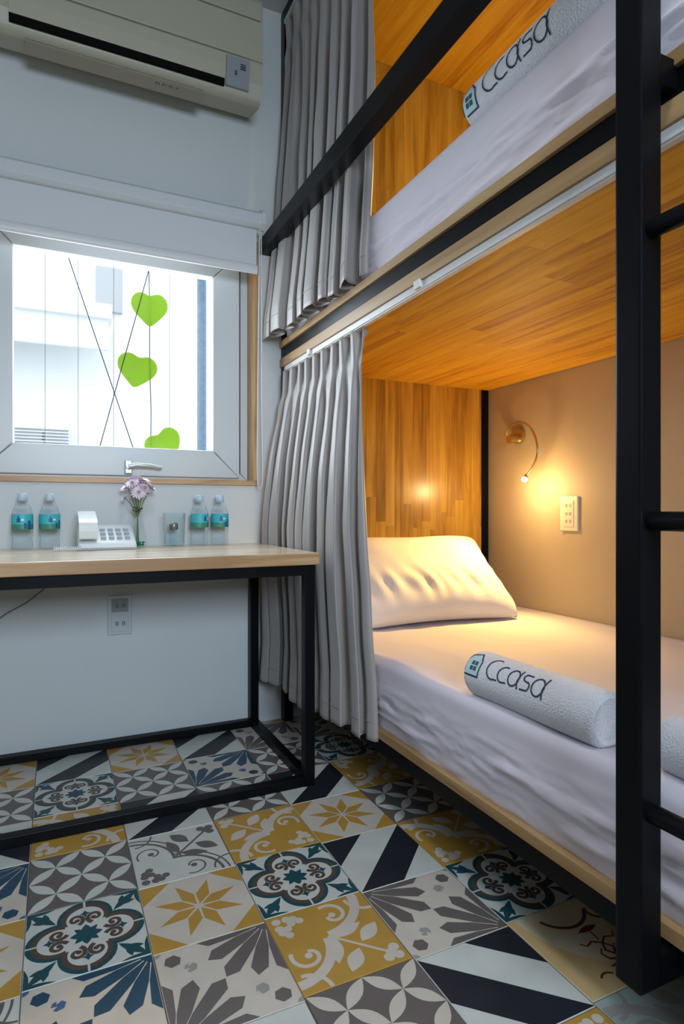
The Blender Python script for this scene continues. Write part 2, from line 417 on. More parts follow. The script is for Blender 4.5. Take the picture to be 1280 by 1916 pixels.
def t_ornate():
    t = TP('white'); c = .5
    def quad(rad, off, col):
        for k in range(4):
            a = R(90*k); t.circ(c+off*math.cos(a), c+off*math.sin(a), rad, col, 26)
        t.poly([(c-off*.72, c-off*.72), (c+off*.72, c-off*.72), (c+off*.72, c+off*.72), (c-off*.72, c+off*.72)], col)
    # corner sprays
    for k in range(4):
        ca, sa = math.cos(R(90*k)), math.sin(R(90*k))
        def q(x, y): x -= .5; y -= .5; return (c+x*ca-y*sa, c+x*sa+y*ca)
        t.petal(q(.02, .02), q(.25, .25), .042, 'teal'); t.petal(q(.04, .15), q(.21, .17), .034, 'teal'); t.petal(q(.15, .04), q(.17, .21), .034, 'teal')
        t.poly([q(0, 0), q(.16, 0), q(.05, .05), q(0, .16)], 'teal')
        t.petal(q(.25, .0), q(.05, .04), .015, 'teal'); t.petal(q(.0, .25), q(.04, .05), .015, 'teal')
    t.lift(); quad(.245, .262, 'teal'); t.lift(); quad(.210, .255, 'brown'); t.lift(); quad(.165, .245, 'white')
    t.lift()
    for k in range(4):
        ca, sa = math.cos(R(90*k)), math.sin(R(90*k))
        def q(x, y): return (c+x*ca-y*sa, c+x*sa+y*ca)
        for sg in (1, -1):   # volute
            pts = []
            for i in range(17):
                a = R(-160+i*25); r = .082 - .0040*i
                pts.append(q(.235 + r*math.cos(a)*1.0, sg*(.085 + r*math.sin(a)*.92)))
            t.stroke(pts, (.044, .026), 'brown'); t.circ(*pts[-1], .026, 'brown', 10)
        t.poly([q(.36, 0), q(.325, .02), q(.31, .05), q(.295, .018), q(.25, 0), q(.295, -.018), q(.31, -.05), q(.325, -.02)], 'teal')
        t.petal(q(.0, .0), q(.14, 0), .04, 'teal'); t.petal(q(0, 0), q(.10, .10), .03, 'teal')
        t.stroke([q(.40, 0), q(.5, 0)], .02, 'white')
    return t
def t_scroll(base, ink, outline=False):
    t = TP(base)
    def both(fn):
        fn(lambda x, y: (x, y)); fn(lambda x, y: (1-y, 1-x))
    def arcq(P, x, y, r, a0, a1, wd, c, n=16, r1=None):
        r1 = r if r1 is None else r1
        t.stroke([P(x+(r+(r1-r)*k/n)*math.cos(R(a0+(a1-a0)*k/n)), y+(r+(r1-r)*k/n)*math.sin(R(a0+(a1-a0)*k/n))) for k in range(n+1)], wd, c)
    def body(P):
        if outline:
            arcq(P, .45, 1.0, .50, 0, -95, .022, ink); arcq(P, .45, 1.0, .43, 0, -95, .034, ink)
        else: arcq(P, .45, 1.0, .44, 0, -88, .095, ink)
        arcq(P, .60, .80, .16, 120, -170, .04 if not outline else .02, ink, 18, .05); t.circ(*P(.60, .80), .035, ink)
        t.petal(P(.50, .50), P(.80, .60), .06, ink); t.petal(P(.70, .36), P(.93, .54), .075, ink)
        for dx, dy in ((0, .05), (.05, 0), (-.035, -.01)): t.circ(*P(.24+dx, .86+dy), .042, ink, 12)
        arcq(P, 1.0, .95, .20, 180, 270, .04 if not outline else .022, ink)
    both(body)
    t.stroke([(.45, .55), (.84, .16)], .028, ink)
    for dx, dy in ((.05, .05), (.05, -.05), (-.045, -.045)): t.circ(.87+dx, .13+dy*1.0, .05, ink, 12)
    t.circ(.87, .13, .05, ink, 12)
    for dx, dy in ((.05, .05), (-.05, .05), (-.05, -.05)): t.circ(.13+dx, .87+dy, .045, ink, 12)
    return t
def t_red():
    t = TP('sand'); t.arc(0, 1, .98, -90, 0, .10, 'tan', 24); t.arc(1, 1, 1.0, 180, 270, .16, 'tan', 24)
    t.poly([(0, 0), (.75, 0), (.42, .12), (.1, .4), (0, .75)], 'tan'); t.lift()
    for sg in (1, -1):
        def q(x, y): return (.56+(x*sg*.707+y*.707)*.8, .42+(-x*sg*.707+y*.707)*.8) if False else (.60+sg*x, .34+y)
        t.stroke([q(.0, -.05), q(.05, .02), q(.0, .10), q(.08, .15), q(.16, .12), q(.2, .17)], (.03, .016), 'red')
        t.stroke([q(.02, -.1), q(.10, -.07), q(.12, .0), q(.07, .05)], (.03, .014), 'red')
    t.petal((.60, .14), (.60, .30), .04, 'red'); t.petal((.42, .2), (.78, .2), .025, 'red')
    t.stroke([(.60, .48), (.62, .62)], .015, 'red'); t.petal((.5, .62), (.74, .64), .035, 'red')
    t.arc(.55, .98, .28, 200, 330, .035, 'red'); t.arc(.92, .80, .12, 150, 300, .03, 'red')
    t.arc(.32, .08, .09, 40, 140, .02, 'red'); t.arc(.9, .1, .08, 40, 140, .02, 'red')
    return t
TM = {'S': t_star(), 'C': t_circles('grey', 'white'), 'L': t_circles('lgrey', 'white'), 'B': t_stripes(), 'F': t_fan('grey', 'lgrey'), 'T': t_fan('blue', 'mid'),
      'E': t_ornate(), 'G': t_scroll('gold', 'cream'), 'W': t_scroll('white', 'grey', True), 'P': t_scroll('pgrn', 'lgrey'), 'H': t_red()}
TM['L'] = t_circles('grey', 'cream')
TM = {k: v.mesh('tile_' + k.lower()) for k, v in TM.items()}
LAY = {(0,0):('S',0),(1,0):('E',0),(2,0):('B',0),(0,-1):('F',0),(1,-1):('G',0),(2,-1):('F',1),(3,-1):('E',0),(3,-2):('H',0),(2,-2):('B',-1),
       (1,-2):('L',0),(0,-2):('B',1),(-1,0):('E',0),(-1,-1):('T',0),(-1,1):('C',0),(0,1):('W',1),(1,1):('G',2),(2,1):('S',0),(0,2):('B',0),(-1,2):('G',1),
       (1,2):('C',0),(2,2):('B',0),(-1,3):('E',0),(0,3):('C',0),(1,3):('T',0),(2,3):('C',0),(-1,4):('B',0),(0,4):('S',0),(1,4):('B',0),(2,4):('F',0),
       (3,0):('G',1),(3,1):('C',0),(3,2):('G',0),(3,3):('E',0),(3,4):('F',0),(-2,1):('T',0),(-2,0):('S',0),(-2,-1):('W',0),(-2,2):('B',1),(-2,3):('C',0),(-2,4):('S',0),
       (3,-3):('P',1),(2,-3):('G',3),(1,-3):('E',0),(4,-3):('W',0),(4,-2):('E',0),(4,-1):('G',0),(4,0):('E',0),(4,-4):('P',0)}
fl = struct(MB().box(XL-0.1, XR+0.1, YB-0.1, WY, -0.06, -0.0022).build('floor', simple('dark_grout', (0.07, 0.065, 0.06), 0.9)), 'floor of mixed patterned cement tiles')
rt = random.Random(3)
for c in range(-8, 8):
    for r in range(-13, 6):
        x = OX + (c+.5)*TS; y = OY + (r-.5)*TS
        if x - TS/2 > XR or x + TS/2 < XL or y - TS/2 > WY or y + TS/2 < YB: continue
        k, rot = LAY.get((c, r)) or (rt.choice('SCBFTEGW'), rt.randrange(4))
        if x > 1.2 and (c, r) not in LAY and c > 5: continue      # under the bunk against the wall
        t = link(bpy.data.objects.new('tile', TM[k])); t.parent = fl
        t.location = (x + rt.uniform(-.0004, .0004), y + (0.006 if c % 2 else -0.002), rt.uniform(-.0003, .0002)); t.rotation_euler = (0, 0, R(90*rot))

# ------------------------------------------------------------------ window
def pane_frame(m, x0, x1, z0, z1, wd, y0, y1, mi=0):
    """four mitred profiles"""
    for (a, b, cc, d) in (((x0, z0), (x1, z0), (x1-wd, z0+wd), (x0+wd, z0+wd)), ((x1, z0), (x1, z1), (x1-wd, z1-wd), (x1-wd, z0+wd)),
                          ((x1, z1), (x0, z1), (x0+wd, z1-wd), (x1-wd, z1-wd)), ((x0, z1), (x0, z0), (x0+wd, z0+wd), (x0+wd, z1-wd))):
        cx = (a[0]+b[0]+cc[0]+d[0])/4; cz = (a[1]+b[1]+cc[1]+d[1])/4; e = 0.0008
        q = []
        for p in (a, b, cc, d): q.append((p[0]+e*(1 if p[0] < cx else -1), p[1]+e*(1 if p[1] < cz else -1)))
        vs = [(p[0], y0, p[1]) for p in q] + [(p[0], y1, p[1]) for p in q]
        m.add(vs, [(0,1,2,3),(4,5,6,7),(0,1,5,4),(1,2,6,5),(2,3,7,6),(3,0,4,7)], mi)
win = struct(MB().box(X0w, X1w, WY+0.155, WY+0.165, Z0w, Z0w+0.01).build('window_1', M_seal), 'white framed window with a view to a white building')
mm = MB(); mm.box(X0w, X0w+0.015, WY-0.01, WY+0.10, Z0w, Z1w).box(X1w-0.015, X1w, WY-0.012, WY+0.10, Z0w, Z1w); mm.build('trim_jamb', M_jamb, win)
mm = MB(); mm.box(X0w, X1w, WY-0.014, WY+0.10, Z0w-0.002, Z0w+0.018); mm.build('trim_sill', M_sill, win)
mm = MB(); mm.box(X0w, X1w, WY-0.01, WY+0.10, Z1w-0.015, Z1w); mm.build('trim_head', M_sill, win)
mm = MB(); pane_frame(mm, X0w+.015, X1w-.015, Z0w+.018, Z1w-.015, .033, WY+.085, WY+.165); mm.build('window_frame', M_upvc, win, bevel=0.002)
mm = MB(); pane_frame(mm, X0w+.051, X1w-.051, 1.040, Z1w-.051, .002, WY+.075, WY+.11); mm.build('window_seal', M_seal, win)
mm = MB(); pane_frame(mm, X0w+.054, X1w-.054, 1.014, Z1w-.03, .114, WY+.07, WY+.12); sash = mm.build('window_sash', M_upvc, win, bevel=0.004)
MB().box(X0w+.16, X1w-.16, WY+.098, WY+.103, 1.12, 1.87).build('window_pane', M_pane, win)
mm = MB(); hx = 0.262
mm.box(hx-.012, hx+.016, WY+.052, WY+.072, 1.022, 1.075, c=.004); mm.tube([(hx, WY+.06, 1.05), (hx, WY+.035, 1.05)], .008)
mm.tube([(hx, WY+.033, 1.05), (hx+.03, WY+.03, 1.056), (hx+.08, WY+.03, 1.054), (hx+.125, WY+.032, 1.047)], [.010, .009, .008, .006])
mm.build('window_handle', simple('silver_handle', (0.55, 0.57, 0.56), 0.3, metal=0.3), win)

# roller blind
bl = thing('roller_blind', (0.2, 2.385, 1.99), 'half lowered white roller blind hanging over the top of the window', 'blind')
BX0, BX1 = -0.36, 0.758
pr = [(WY, 2.085), (WY-.06, 2.093), (WY-.085, 2.075), (WY-.088, 2.035), (WY-.07, 2.02), (WY, 2.02)]
MB().prism_x(pr, BX0, BX1).build('head_cassette', M_blind, bl, bevel=.004)
MB().prism_x([(WY, 2.10), (WY-.064, 2.10), (WY-.093, 2.078), (WY-.096, 2.03), (WY-.072, 2.012), (WY, 2.012)], BX1, BX1+.014).build('end_bracket', M_track, bl, bevel=.002)
MB().prism_x([(WY, 2.10), (WY-.064, 2.10), (WY-.093, 2.078), (WY-.096, 2.03), (WY-.072, 2.012), (WY, 2.012)], BX0-.014, BX0).build('end_bracket', M_track, bl, bevel=.002)
MB().box(BX0+.01, BX1-.012, WY-.052, WY-.050, 1.875, 2.03).build('blind_fabric', M_blind, bl)
MB().prism_x([(WY-.062+.008*math.cos(a*PI/6)+.008, 1.858+.019*math.sin(a*PI/6)) for a in range(12)], BX0+.008, BX1-.010, smooth=True).build('bottom_bar', M_track, bl)
pts = [(BX1+.006, WY-.06, 2.03), (BX1+.010, WY-.055, 1.7), (BX1+.012, WY-.05, 1.35), (BX1+.016, WY-.05, 1.05), (BX1+.014, WY-.05, .985), (BX1+.004, WY-.048, .965), (BX1-.006, WY-.05, .99), (BX1-.008, WY-.05, 1.08), (BX1-.004, WY-.05, 1.5), (BX1+.0, WY-.06, 2.03)]
MB().tube(pts, .0022, 6).build('pull_cord', M_wcord, bl)

struct(MB().box(-4, 4, WY+.2, 8, -.06, 0).build('ground', M_facade2))
# outside: building, post, wires and vine
ex = thing('building', (0, 6.0, 0), 'white building across the way seen through the window', 'building')
MB().box(-4, 4, 6.0, 6.4, 0, 7).build('facade', M_facade, ex)
MB().box(-2.2, .455, 5.55, 6.0, 2.52, 2.64).build('balcony_slab', M_facade, ex)
MB().box(-2.2, .43, 5.6, 5.64, 2.26, 2.52).build('balcony_parapet', M_facade, ex)
MB().box(.35, .575, 5.94, 6.0, 2.70, 3.10).build('window_recess', M_facade2, ex)
g1 = MB().box(-.30, -.09, 5.94, 6.0, 1.47, 1.60).box(-.07, .12, 5.94, 6.0, 1.47, 1.60).build('vent_grille', M_facade2, ex)
for k in range(5): MB().box(-.32, .14, 5.92, 5.945, 1.48+k*.028, 1.488+k*.028).build('slat', M_facade, g1)
bp_ = MB().tube([(.628, 2.86, 0.0), (.628, 2.86, 2.8)], .022, 10).build('exterior_pipe', M_bluepost); tag(bp_, 'blue grey upright pipe outside the window at its right edge', 'pipe')
def wire(name, a, b, r, label, cat, group=None):
    o = MB().tube([a, b], r, 6).build(name, M_wire); return tag(o, label, cat, group)
YW = 2.66
wire('wire', (.05, YW, 1.90), (.345, YW, 1.0), .0019, 'dark wire slanting down to the right outside the window glass', 'wire')
wire('wire', (.365, YW+.006, 1.90), (.135, YW+.006, 1.0), .0019, 'dark wire slanting down to the left outside the window glass', 'wire')
gr = thing('window_grille', (.2, YW+.1, 1.0), 'row of thin upright wires outside the window', 'grille')
for x in (-.03, .09, .225, .45): MB().tube([(x*1.03, YW+.1, .95), (x*1.03, YW+.1, 2.1)], .0011, 5).build('upright_wire', M_cord, gr)
for z in (.95, 2.1):
    MB().box(-.06, .50, YW+.092, YW+.108, z-.008, z+.008).box(-.06, -.045, WY+.199, YW+.1, z-.008, z+.008).box(.485, .50, WY+.199, YW+.1, z-.008, z+.008).build('grille_rail', M_cord, gr)
vine = thing('hanging_vine', (.375, YW+.02, 1.9), 'string of three lime green heart shaped leaves outside the window', 'vine')
vx = .368
MB().tube([(vx-.005, YW+.02, 1.95), (vx+.001, YW+.02, 1.75), (vx, YW+.02, 1.5), (vx+.006, YW+.02, 1.3), (vx+.003, YW+.02, 1.0)], .0022, 6).build('vine_stem', M_cord, vine)
def heart(cx, cz, s, rot, sx=1.0):
    m = MB(); n = 30; out = []
    for k in range(n):
        a = 2*PI*k/n
        hx_ = .55*16*math.sin(a)**3/17+.47*math.sin(a); hz = .62*(13*math.cos(a)-5*math.cos(2*a)-2*math.cos(3*a)-math.cos(4*a))/17+.38*math.cos(a)-.02
        out.append((hx_*sx, hz))
    def tr(x, z, dy): 
        xr = x*math.cos(rot)-z*math.sin(rot); zr = x*math.sin(rot)+z*math.cos(rot)
        return (cx+xr*s, YW+.012+dy, cz+zr*s)
    vs = [tr(0, .1, -.006)]; 
    for f in (.5, 1.0): vs += [tr(x*f, .1+(z-.1)*f, .004*f*f+.004*abs(x)*f) for x, z in out]
    fs = [(0, 1+k, 1+(k+1) % n) for k in range(n)] + [(1+k, 1+n+k, 1+n+(k+1) % n, 1+(k+1) % n) for k in range(n)]
    m.add(vs, fs, 0, True); m.v += [(x, y+.0012, z) for x, y, z in vs]; m.f += [tuple(i+len(vs) for i in f)[::-1] for f in fs]; m.m += [0]*len(fs); m.sm += [True]*len(fs)
    return m.build('heart_leaf', M_leaf, vine, recalc=False)
heart(.368, 1.742, .083, 0, .92); heart(.318, 1.478, .082, R(-10), 1.0); heart(.425, 1.165, .080, R(32), 1.0)

# ------------------------------------------------------------------ air conditioner
ac = thing('air_conditioner', (.27, WY, 2.44), 'cream wall mounted air conditioner high above the window', 'air conditioner')
AX0, AX1 = -.205, .722
body = [(WY, 2.86), (WY-.16, 2.86), (WY-.20, 2.83), (WY-.212, 2.78), (WY-.214, 2.57), (WY-.205, 2.50), (WY-.185, 2.452), (WY-.16, 2.442), (WY-.05, 2.47), (WY, 2.50)]
MB().prism_x(body, AX0, AX1).build('body', M_ac, ac, bevel=.008)
MB().prism_x([(WY-.212, 2.805), (WY-.219, 2.80), (WY-.221, 2.735), (WY-.212, 2.735)], AX0+.02, AX1-.012).build('front_panel', M_ac, ac, bevel=.002)
MB().prism_x([(WY-.212, 2.728), (WY-.2225, 2.728), (WY-.2235, 2.578), (WY-.212, 2.578)], AX0+.004, AX1-.004).build('front_panel', M_ac, ac, bevel=.002)
MB().prism_x([(WY-.205, 2.570), (WY-.2225, 2.570), (WY-.220, 2.53), (WY-.212, 2.484), (WY-.195, 2.484)], AX0+.075, .575).build('louver_flap', M_ac, ac, bevel=.002)
MB().prism_x([(WY-.200, 2.483), (WY-.2115, 2.483), (WY-.2065, 2.463), (WY-.195, 2.463)], AX0+.075, .575).build('air_slot', M_black, ac)
MB().prism_x([(WY-.205, 2.568), (WY-.2215, 2.568), (WY-.206, 2.468), (WY-.195, 2.468)], .580, .668).build('display_panel', M_acgrey, ac, bevel=.001)
MB().box(.612, .620, WY-.2196, WY-.212, 2.508, 2.52).build('indicator', M_dark, ac)
dm = MB()
for k in range(3): dm.box(.632+k*.0, .652, WY-.2225, WY-.215, 2.530+k*.008, 2.532+k*.008)
dm.build('button_marks', M_dark, ac)
MB().prism_x([(WY-.168, 2.444), (WY-.17, 2.437), (WY-.115, 2.425), (WY-.105, 2.44)], -.085, .505).build('drain_tray', simple('taupe_plastic', (0.30, 0.27, 0.21), 0.5), ac, bevel=.002)
# worn maker's lettering on the tray (illegible in the photograph: short grey strokes)
lm = MB(); rr = random.Random(5)
for k in range(7):
    x = .335+k*.012; lm.box(x, x+.002, WY-.155, WY-.135, 2.4315, 2.4335)
    if k % 2 == 0: lm.box(x, x+.009, WY-.156, WY-.153, 2.4325, 2.434)
lm.build('worn_lettering', M_dark, ac)
lt = MB().box(.30, .36, WY-.224, WY-.2215, 2.757, 2.766).build('badge', M_acgrey, ac)

# ------------------------------------------------------------------ desk
TX0, TX1, TY0, TY1, TZ = -1.15, .767, 1.785, 2.438, .745
dk = thing('desk', (.0, 2.1, 0), 'long desk with pale laminated wood top on a black steel frame under the window', 'desk')
tp = MB().box(TX0, TX1, TY0, TY1, TZ-.038, TZ)
tp = MB(); tp.add([(TX0,TY0,TZ),(TX1,TY0,TZ),(TX1,TY1,TZ),(TX0,TY1,TZ)], [(0,1,2,3)], 0)
z1 = TZ-.038
tp.add([(TX0,TY0,z1),(TX1,TY0,z1),(TX1,TY1,z1),(TX0,TY1,z1),(TX0,TY0,TZ),(TX1,TY0,TZ),(TX1,TY1,TZ),(TX0,TY1,TZ)], [(0,1,2,3),(0,1,5,4),(1,2,6,5),(2,3,7,6),(3,0,4,7)], 1)
# weld
t_o = tp.build('tabletop', [M_top, M_topedge], dk)
wd = t_o.modifiers.new('w', 'WELD'); wd.merge_threshold = .0005; bv = t_o.modifiers.new('b', 'BEVEL'); bv.width = .003; bv.segments = 2
S = .034; FX0, FX1 = TX0+.01, .757; FY0, FY1 = 1.80, 2.425
for x in (FX0, FX1-S):
    for y in (FY0, FY1-S): MB().box(x, x+S, y, y+S, .0, z1-.0005, c=.002).build('leg', M_steel, dk)
for y in (FY0, FY1-S):
    MB().box(FX0+S, FX1-S, y+.001, y+S-.001, z1-S, z1-.001).build('top_rail', M_steel, dk)
    MB().box(FX0+S, FX1-S, y+.001, y+S-.001, .001, .030).build('floor_rail', M_steel, dk, bevel=.002)
for x in (FX0, FX1-S):
    MB().box(x+.001, x+S-.001, FY0+S, FY1-S, z1-S, z1-.001).build('top_rail', M_steel, dk)
    MB().box(x+.001, x+S-.001, FY0+S, FY1-S, .001, .030).build('floor_rail', M_steel, dk, bevel=.002)

# ------------------------------------------------------------------ things on the desk
def bottle(x, y, label, rot=0):
    b = thing('water_bottle', (x, y, TZ), label, 'bottle', 'water bottles on the desk', rot)
    prof = [(.0, .002), (.024, 0), (.031, .003), (.033, .010), (.0325, .03), (.0305, .036), (.0305, .042), (.033, .048), (.0335, .06), (.0335, .118), (.031, .132), (.024, .152), (.0155, .168), (.0135, .173), (.0135, .18)]
    MB().lathe(prof, x, y, z0=TZ).build('bottle_body', M_pet, b)
    wp = [(0, .004), (.030, .006), (.0315, .010), (.031, .03), (.029, .037), (.0315, .05), (.032, .118), (.0295, .130), (.024, .145), (0, .1455)]
    MB().lathe(wp, x, y, z0=TZ).build('water', M_water, b)
    lb = MB(); lb.lathe([(.0341, .088), (.0341, .122)], x, y, 28, 0, TZ); lb.lathe([(.0341, .070), (.0341, .088)], x, y, 28, 1, TZ)
    for k in range(-2, 3):       # printed drop mark and patches
        a = R(-90-20+k*12); lb.lathe([], x, y)
    for (a0, a1, h0, h1, mi) in ((-118, -98, .094, .108, 2), (-80, -66, .074, .092, 2), (-112, -104, .106, .116, 2), (-95, -78, .1, .106, 3), (-60, -40, .07, .1, 2)):
        pts = [(x+.0344*math.cos(R(a0+(a1-a0)*t/4)), y+.0344*math.sin(R(a0+(a1-a0)*t/4))) for t in range(5)]
        for t in range(4):
            (p, q), (u, v) = pts[t], pts[t+1]; lb.add([(p, q, TZ+h0), (u, v, TZ+h0), (u, v, TZ+h1), (p, q, TZ+h1)], [(0,1,2,3)], mi)
    lb.build('bottle_label', [M_lab1, M_lab2, M_lab3, M_phone], b)
    cp = MB(); cp.lathe([(0, .194), (.013, .194), (.0148, .192), (.0150, .176), (.0142, .174)], x, y, 24, 0, TZ); cp.lathe([(.0158, .173), (.0158, .169), (.0135, .168)], x, y, 24, 0, TZ)
    cp.build('bottle_cap', M_cap, b)
bottle(-.097, 2.372, 'leftmost of the four water bottles, at the left end of the desk', 0)
bottle(-.012, 2.372, 'clear water bottle with aqua label standing just left of the white telephone', .4)
bottle(.512, 2.372, 'clear water bottle standing next to the glass tumbler, right of it', .8)
bottle(.592, 2.374, 'rightmost water bottle, standing nearest to the curtain', .2)

ph = thing('telephone', (.16, 2.30, TZ), 'white desk telephone with handset and keypad', 'telephone')
px0, px1, py0, py1 = .075, .262, 2.215, 2.37
def wedge(x0, x1, y0, y1, zf, zb, b0=TZ): return [(x0,y0,b0),(x1,y0,b0),(x1,y1,b0),(x0,y1,b0),(x0,y0,zf),(x1,y0,zf),(x1,y1,zb),(x0,y1,zb)]
WF = [(3,2,1,0),(4,5,6,7),(0,1,5,4),(1,2,6,5),(2,3,7,6),(3,0,4,7)]
MB().add(wedge(px0, px1, py0, py1, TZ+.022, TZ+.085), WF).build('phone_base', M_phone, ph, bevel=.008)
MB().add(wedge(px0-.002, px1+.002, py0-.003, py1, TZ+.008, TZ+.008), WF).build('phone_foot', M_phone_d, ph, bevel=.002)
sl = .063/.155
for i in range(4):
    for j in range(3):
        bx = .148+i*.026; by = 2.245+j*.032; bz = TZ+.022+(by-py0)*sl
        MB().box(bx, bx+.017, by, by+.018, bz, bz+.010, c=.002).build('phone_button', M_phone_d, ph)
hs = MB(); hxx = .106
hs.prism_x([(2.212, TZ+.036), (2.205, TZ+.066), (2.212, TZ+.092), (2.24, TZ+.106), (2.30, TZ+.120), (2.36, TZ+.134), (2.378, TZ+.12), (2.372, TZ+.09), (2.345, TZ+.088), (2.335, TZ+.10), (2.28, TZ+.092), (2.262, TZ+.072), (2.25, TZ+.040)], hxx-.029, hxx+.029)
ho = hs.build('handset', M_phone, ph, bevel=.014); ho.modifiers['bevel'].segments = 4
MB().lathe([(0, 0), (.024, .0), (.026, .012), (.02, .018), (0, .018)], hxx, 2.237, 18, z0=TZ+.040).build('mouthpiece', M_phone_d, ph)
pts = []
for k in range(120):
    t = k/119; cx = .085-.085*t; cy = 2.212-.012*math.sin(PI*t); a = t*2*PI*15
    pts.append((cx, cy+.006*math.cos(a), TZ+.0078+.006*math.sin(a)))
MB().tube(pts, .0018, 5).build('coiled_cord', M_phone, ph)

va = thing('flower_vase', (.283, 2.372, TZ), 'small clear glass vase of lilac white flowers on the desk', 'vase')
vxx, vyy = .283, 2.372
MB().lathe([(0, .002), (.030, 0), (.034, .006), (.033, .03), (.028, .055), (.024, .068), (.0245, .074), (.021, .088), (.017, .1), (.0165, .112), (.019, .118)], vxx, vyy, z0=TZ).build('glass_vase', M_glass, va)
for k in range(16):
    a = k*2.4; r = .024*math.sqrt((k % 8+.5)/8)
    bm = bmesh.new(); bmesh.ops.create_icosphere(bm, subdivisions=1, radius=.0065)
    for v in bm.verts: v.co = Vector((v.co.x+vxx+r*math.cos(a), v.co.y+vyy+r*math.sin(a), v.co.z*.7+TZ+.008+(.008 if k > 8 else 0)))
    MB().bm(bm, 0, True).build('pebble', M_pebble, va)
def flower(hx, hy, hz, rad, tilt, az, root):
    st = [(vxx+.004*math.cos(az), vyy+.004*math.sin(az), TZ+.02), (vxx, vyy, TZ+.11), ((vxx+hx)/2, (vyy+hy)/2, (TZ+.11+hz)/2+.01), (hx, hy, hz)]
    s_ = MB().tube(st, .0016, 6).build('flower_stem', M_stem, root)
    m = MB(); ax = Vector((math.sin(tilt)*math.cos(az), math.sin(tilt)*math.sin(az), math.cos(tilt))); q = ax.to_track_quat('Z', 'Y')
    for ring, (np_, rr, up) in enumerate(((16, 1.0, .15), (13, .8, .35), (9, .55, .6))):
        for k in range(np_):
            a = 2*PI*k/np_ + ring*.3; d = Vector((math.cos(a), math.sin(a), 0)); s = Vector((-math.sin(a), math.cos(a), 0)); L = rad*rr*rnd.uniform(.88, 1.08); wv = rad*.17
            P = [Vector((0,0,0)), d*L*.5+s*wv+Vector((0,0,up*L*.5)), d*L+Vector((0,0,up*L*.8)), d*L*.5-s*wv+Vector((0,0,up*L*.5))]
            m.add([Vector((hx, hy, hz))+q @ p for p in P], [(0,1,2,3)], 0, True)
    m.build('petals', M_petal, s_)
    bm = bmesh.new(); bmesh.ops.create_icosphere(bm, subdivisions=2, radius=rad*.22)
    cc = Vector((hx, hy, hz)) + ax*rad*.18
    for v in bm.verts: v.co = v.co + cc
    MB().bm(bm, 0, True).build('flower_centre', M_fcent, s_)
for (dx, dy, z, r_, t_, a_) in ((-.035, -.01, .965, .030, .6, 3.6), (.0, -.03, .945, .027, 1.1, -1.6), (.012, .0, .99, .031, .3, -1.2), (.045, -.01, .965, .027, .9, -.4), (-.012, .012, .995, .028, .5, 2.2), (-.045, -.012, .925, .016, .9, 3.3), (.022, -.022, .962, .025, .8, -1.0), (-.02, -.02, .978, .026, .7, -2.2)):
    flower(vxx+dx, vyy+dy, z, r_*1.2, t_, a_, va)
lf = MB()
for k in range(9):
    a = k*.75; d = Vector((math.cos(a), math.sin(a), .5-.1*(k % 3))).normalized(); s = d.cross(Vector((0, 0, 1))).normalized(); b0 = Vector((vxx, vyy, TZ+.125+.008*(k % 3))); L = .034
    lf.add([b0, b0+d*L*.5+s*.009, b0+d*L, b0+d*L*.5-s*.009], [(0, 1, 2, 3)], 0)
lf.build('leaves', M_leafd, va)

gt = thing('glass_tumbler', (.415, 2.365, TZ), 'wide clear glass tumbler standing between the flower vase and the bottles', 'glass')
MB().lathe([(0, .004), (.034, .003), (.036, 0), (.038, .004), (.0425, .125), (.0412, .125), (.0365, .010), (0, .009)], .415, 2.365, 28, z0=TZ).build('tumbler_wall', M_glass, gt)
sh = thing('glass_shaker', (.413, 2.365, TZ+.0102), 'tiny glass shaker with a dull metal lid inside the glass tumbler', 'shaker')
MB().lathe([(0, 0), (.015, 0), (.016, .004), (.014, .05), (.013, .055)], .413, 2.365, 18, z0=TZ+.0102).build('shaker_body', M_glass, sh)
MB().lathe([(.0135, .052), (.016, .053), (.0165, .07), (.013, .078), (0, .08)], .413, 2.365, 18, z0=TZ+.0102).build('shaker_lid', M_cap_m, sh)

# socket, cable
sk = thing('wall_socket', (.226, WY, .486), 'white double socket plate low on the wall under the desk', 'socket')
MB().box(.183, .269, WY-.010, WY, .412, .560, c=.003).build('cover_plate', M_plate_w, sk)
MB().box(.196, .256, WY-.013, WY-.009, .498, .548, c=.002).build('socket_insert', M_acgrey, sk)
MB().box(.196, .256, WY-.013, WY-.009, .424, .490, c=.002).build('socket_insert', M_plate_w, sk)
for x in (.212, .236):
    for z in (.455, .522): MB().box(x-.0015, x+.0015, WY-.0142, WY-.0125, z-.008, z+.008).box(x+.005, x+.008, WY-.0142, WY-.0125, z-.008, z+.008).build('slot', M_dark, sk)
cb_ = MB().tube([(.02, 2.40, .70), (.0, 2.415, .655), (-.03, 2.42, .60), (-.085, 2.42, .555), (-.15, 2.42, .52), (-.22, 2.42, .465), (-.28, 2.42, .36), (-.3, 2.432, .1)], .0026, 8).build('power_cable', M_cord)
tag(cb_, 'thin dark cable drooping along the wall under the desk', 'cable')

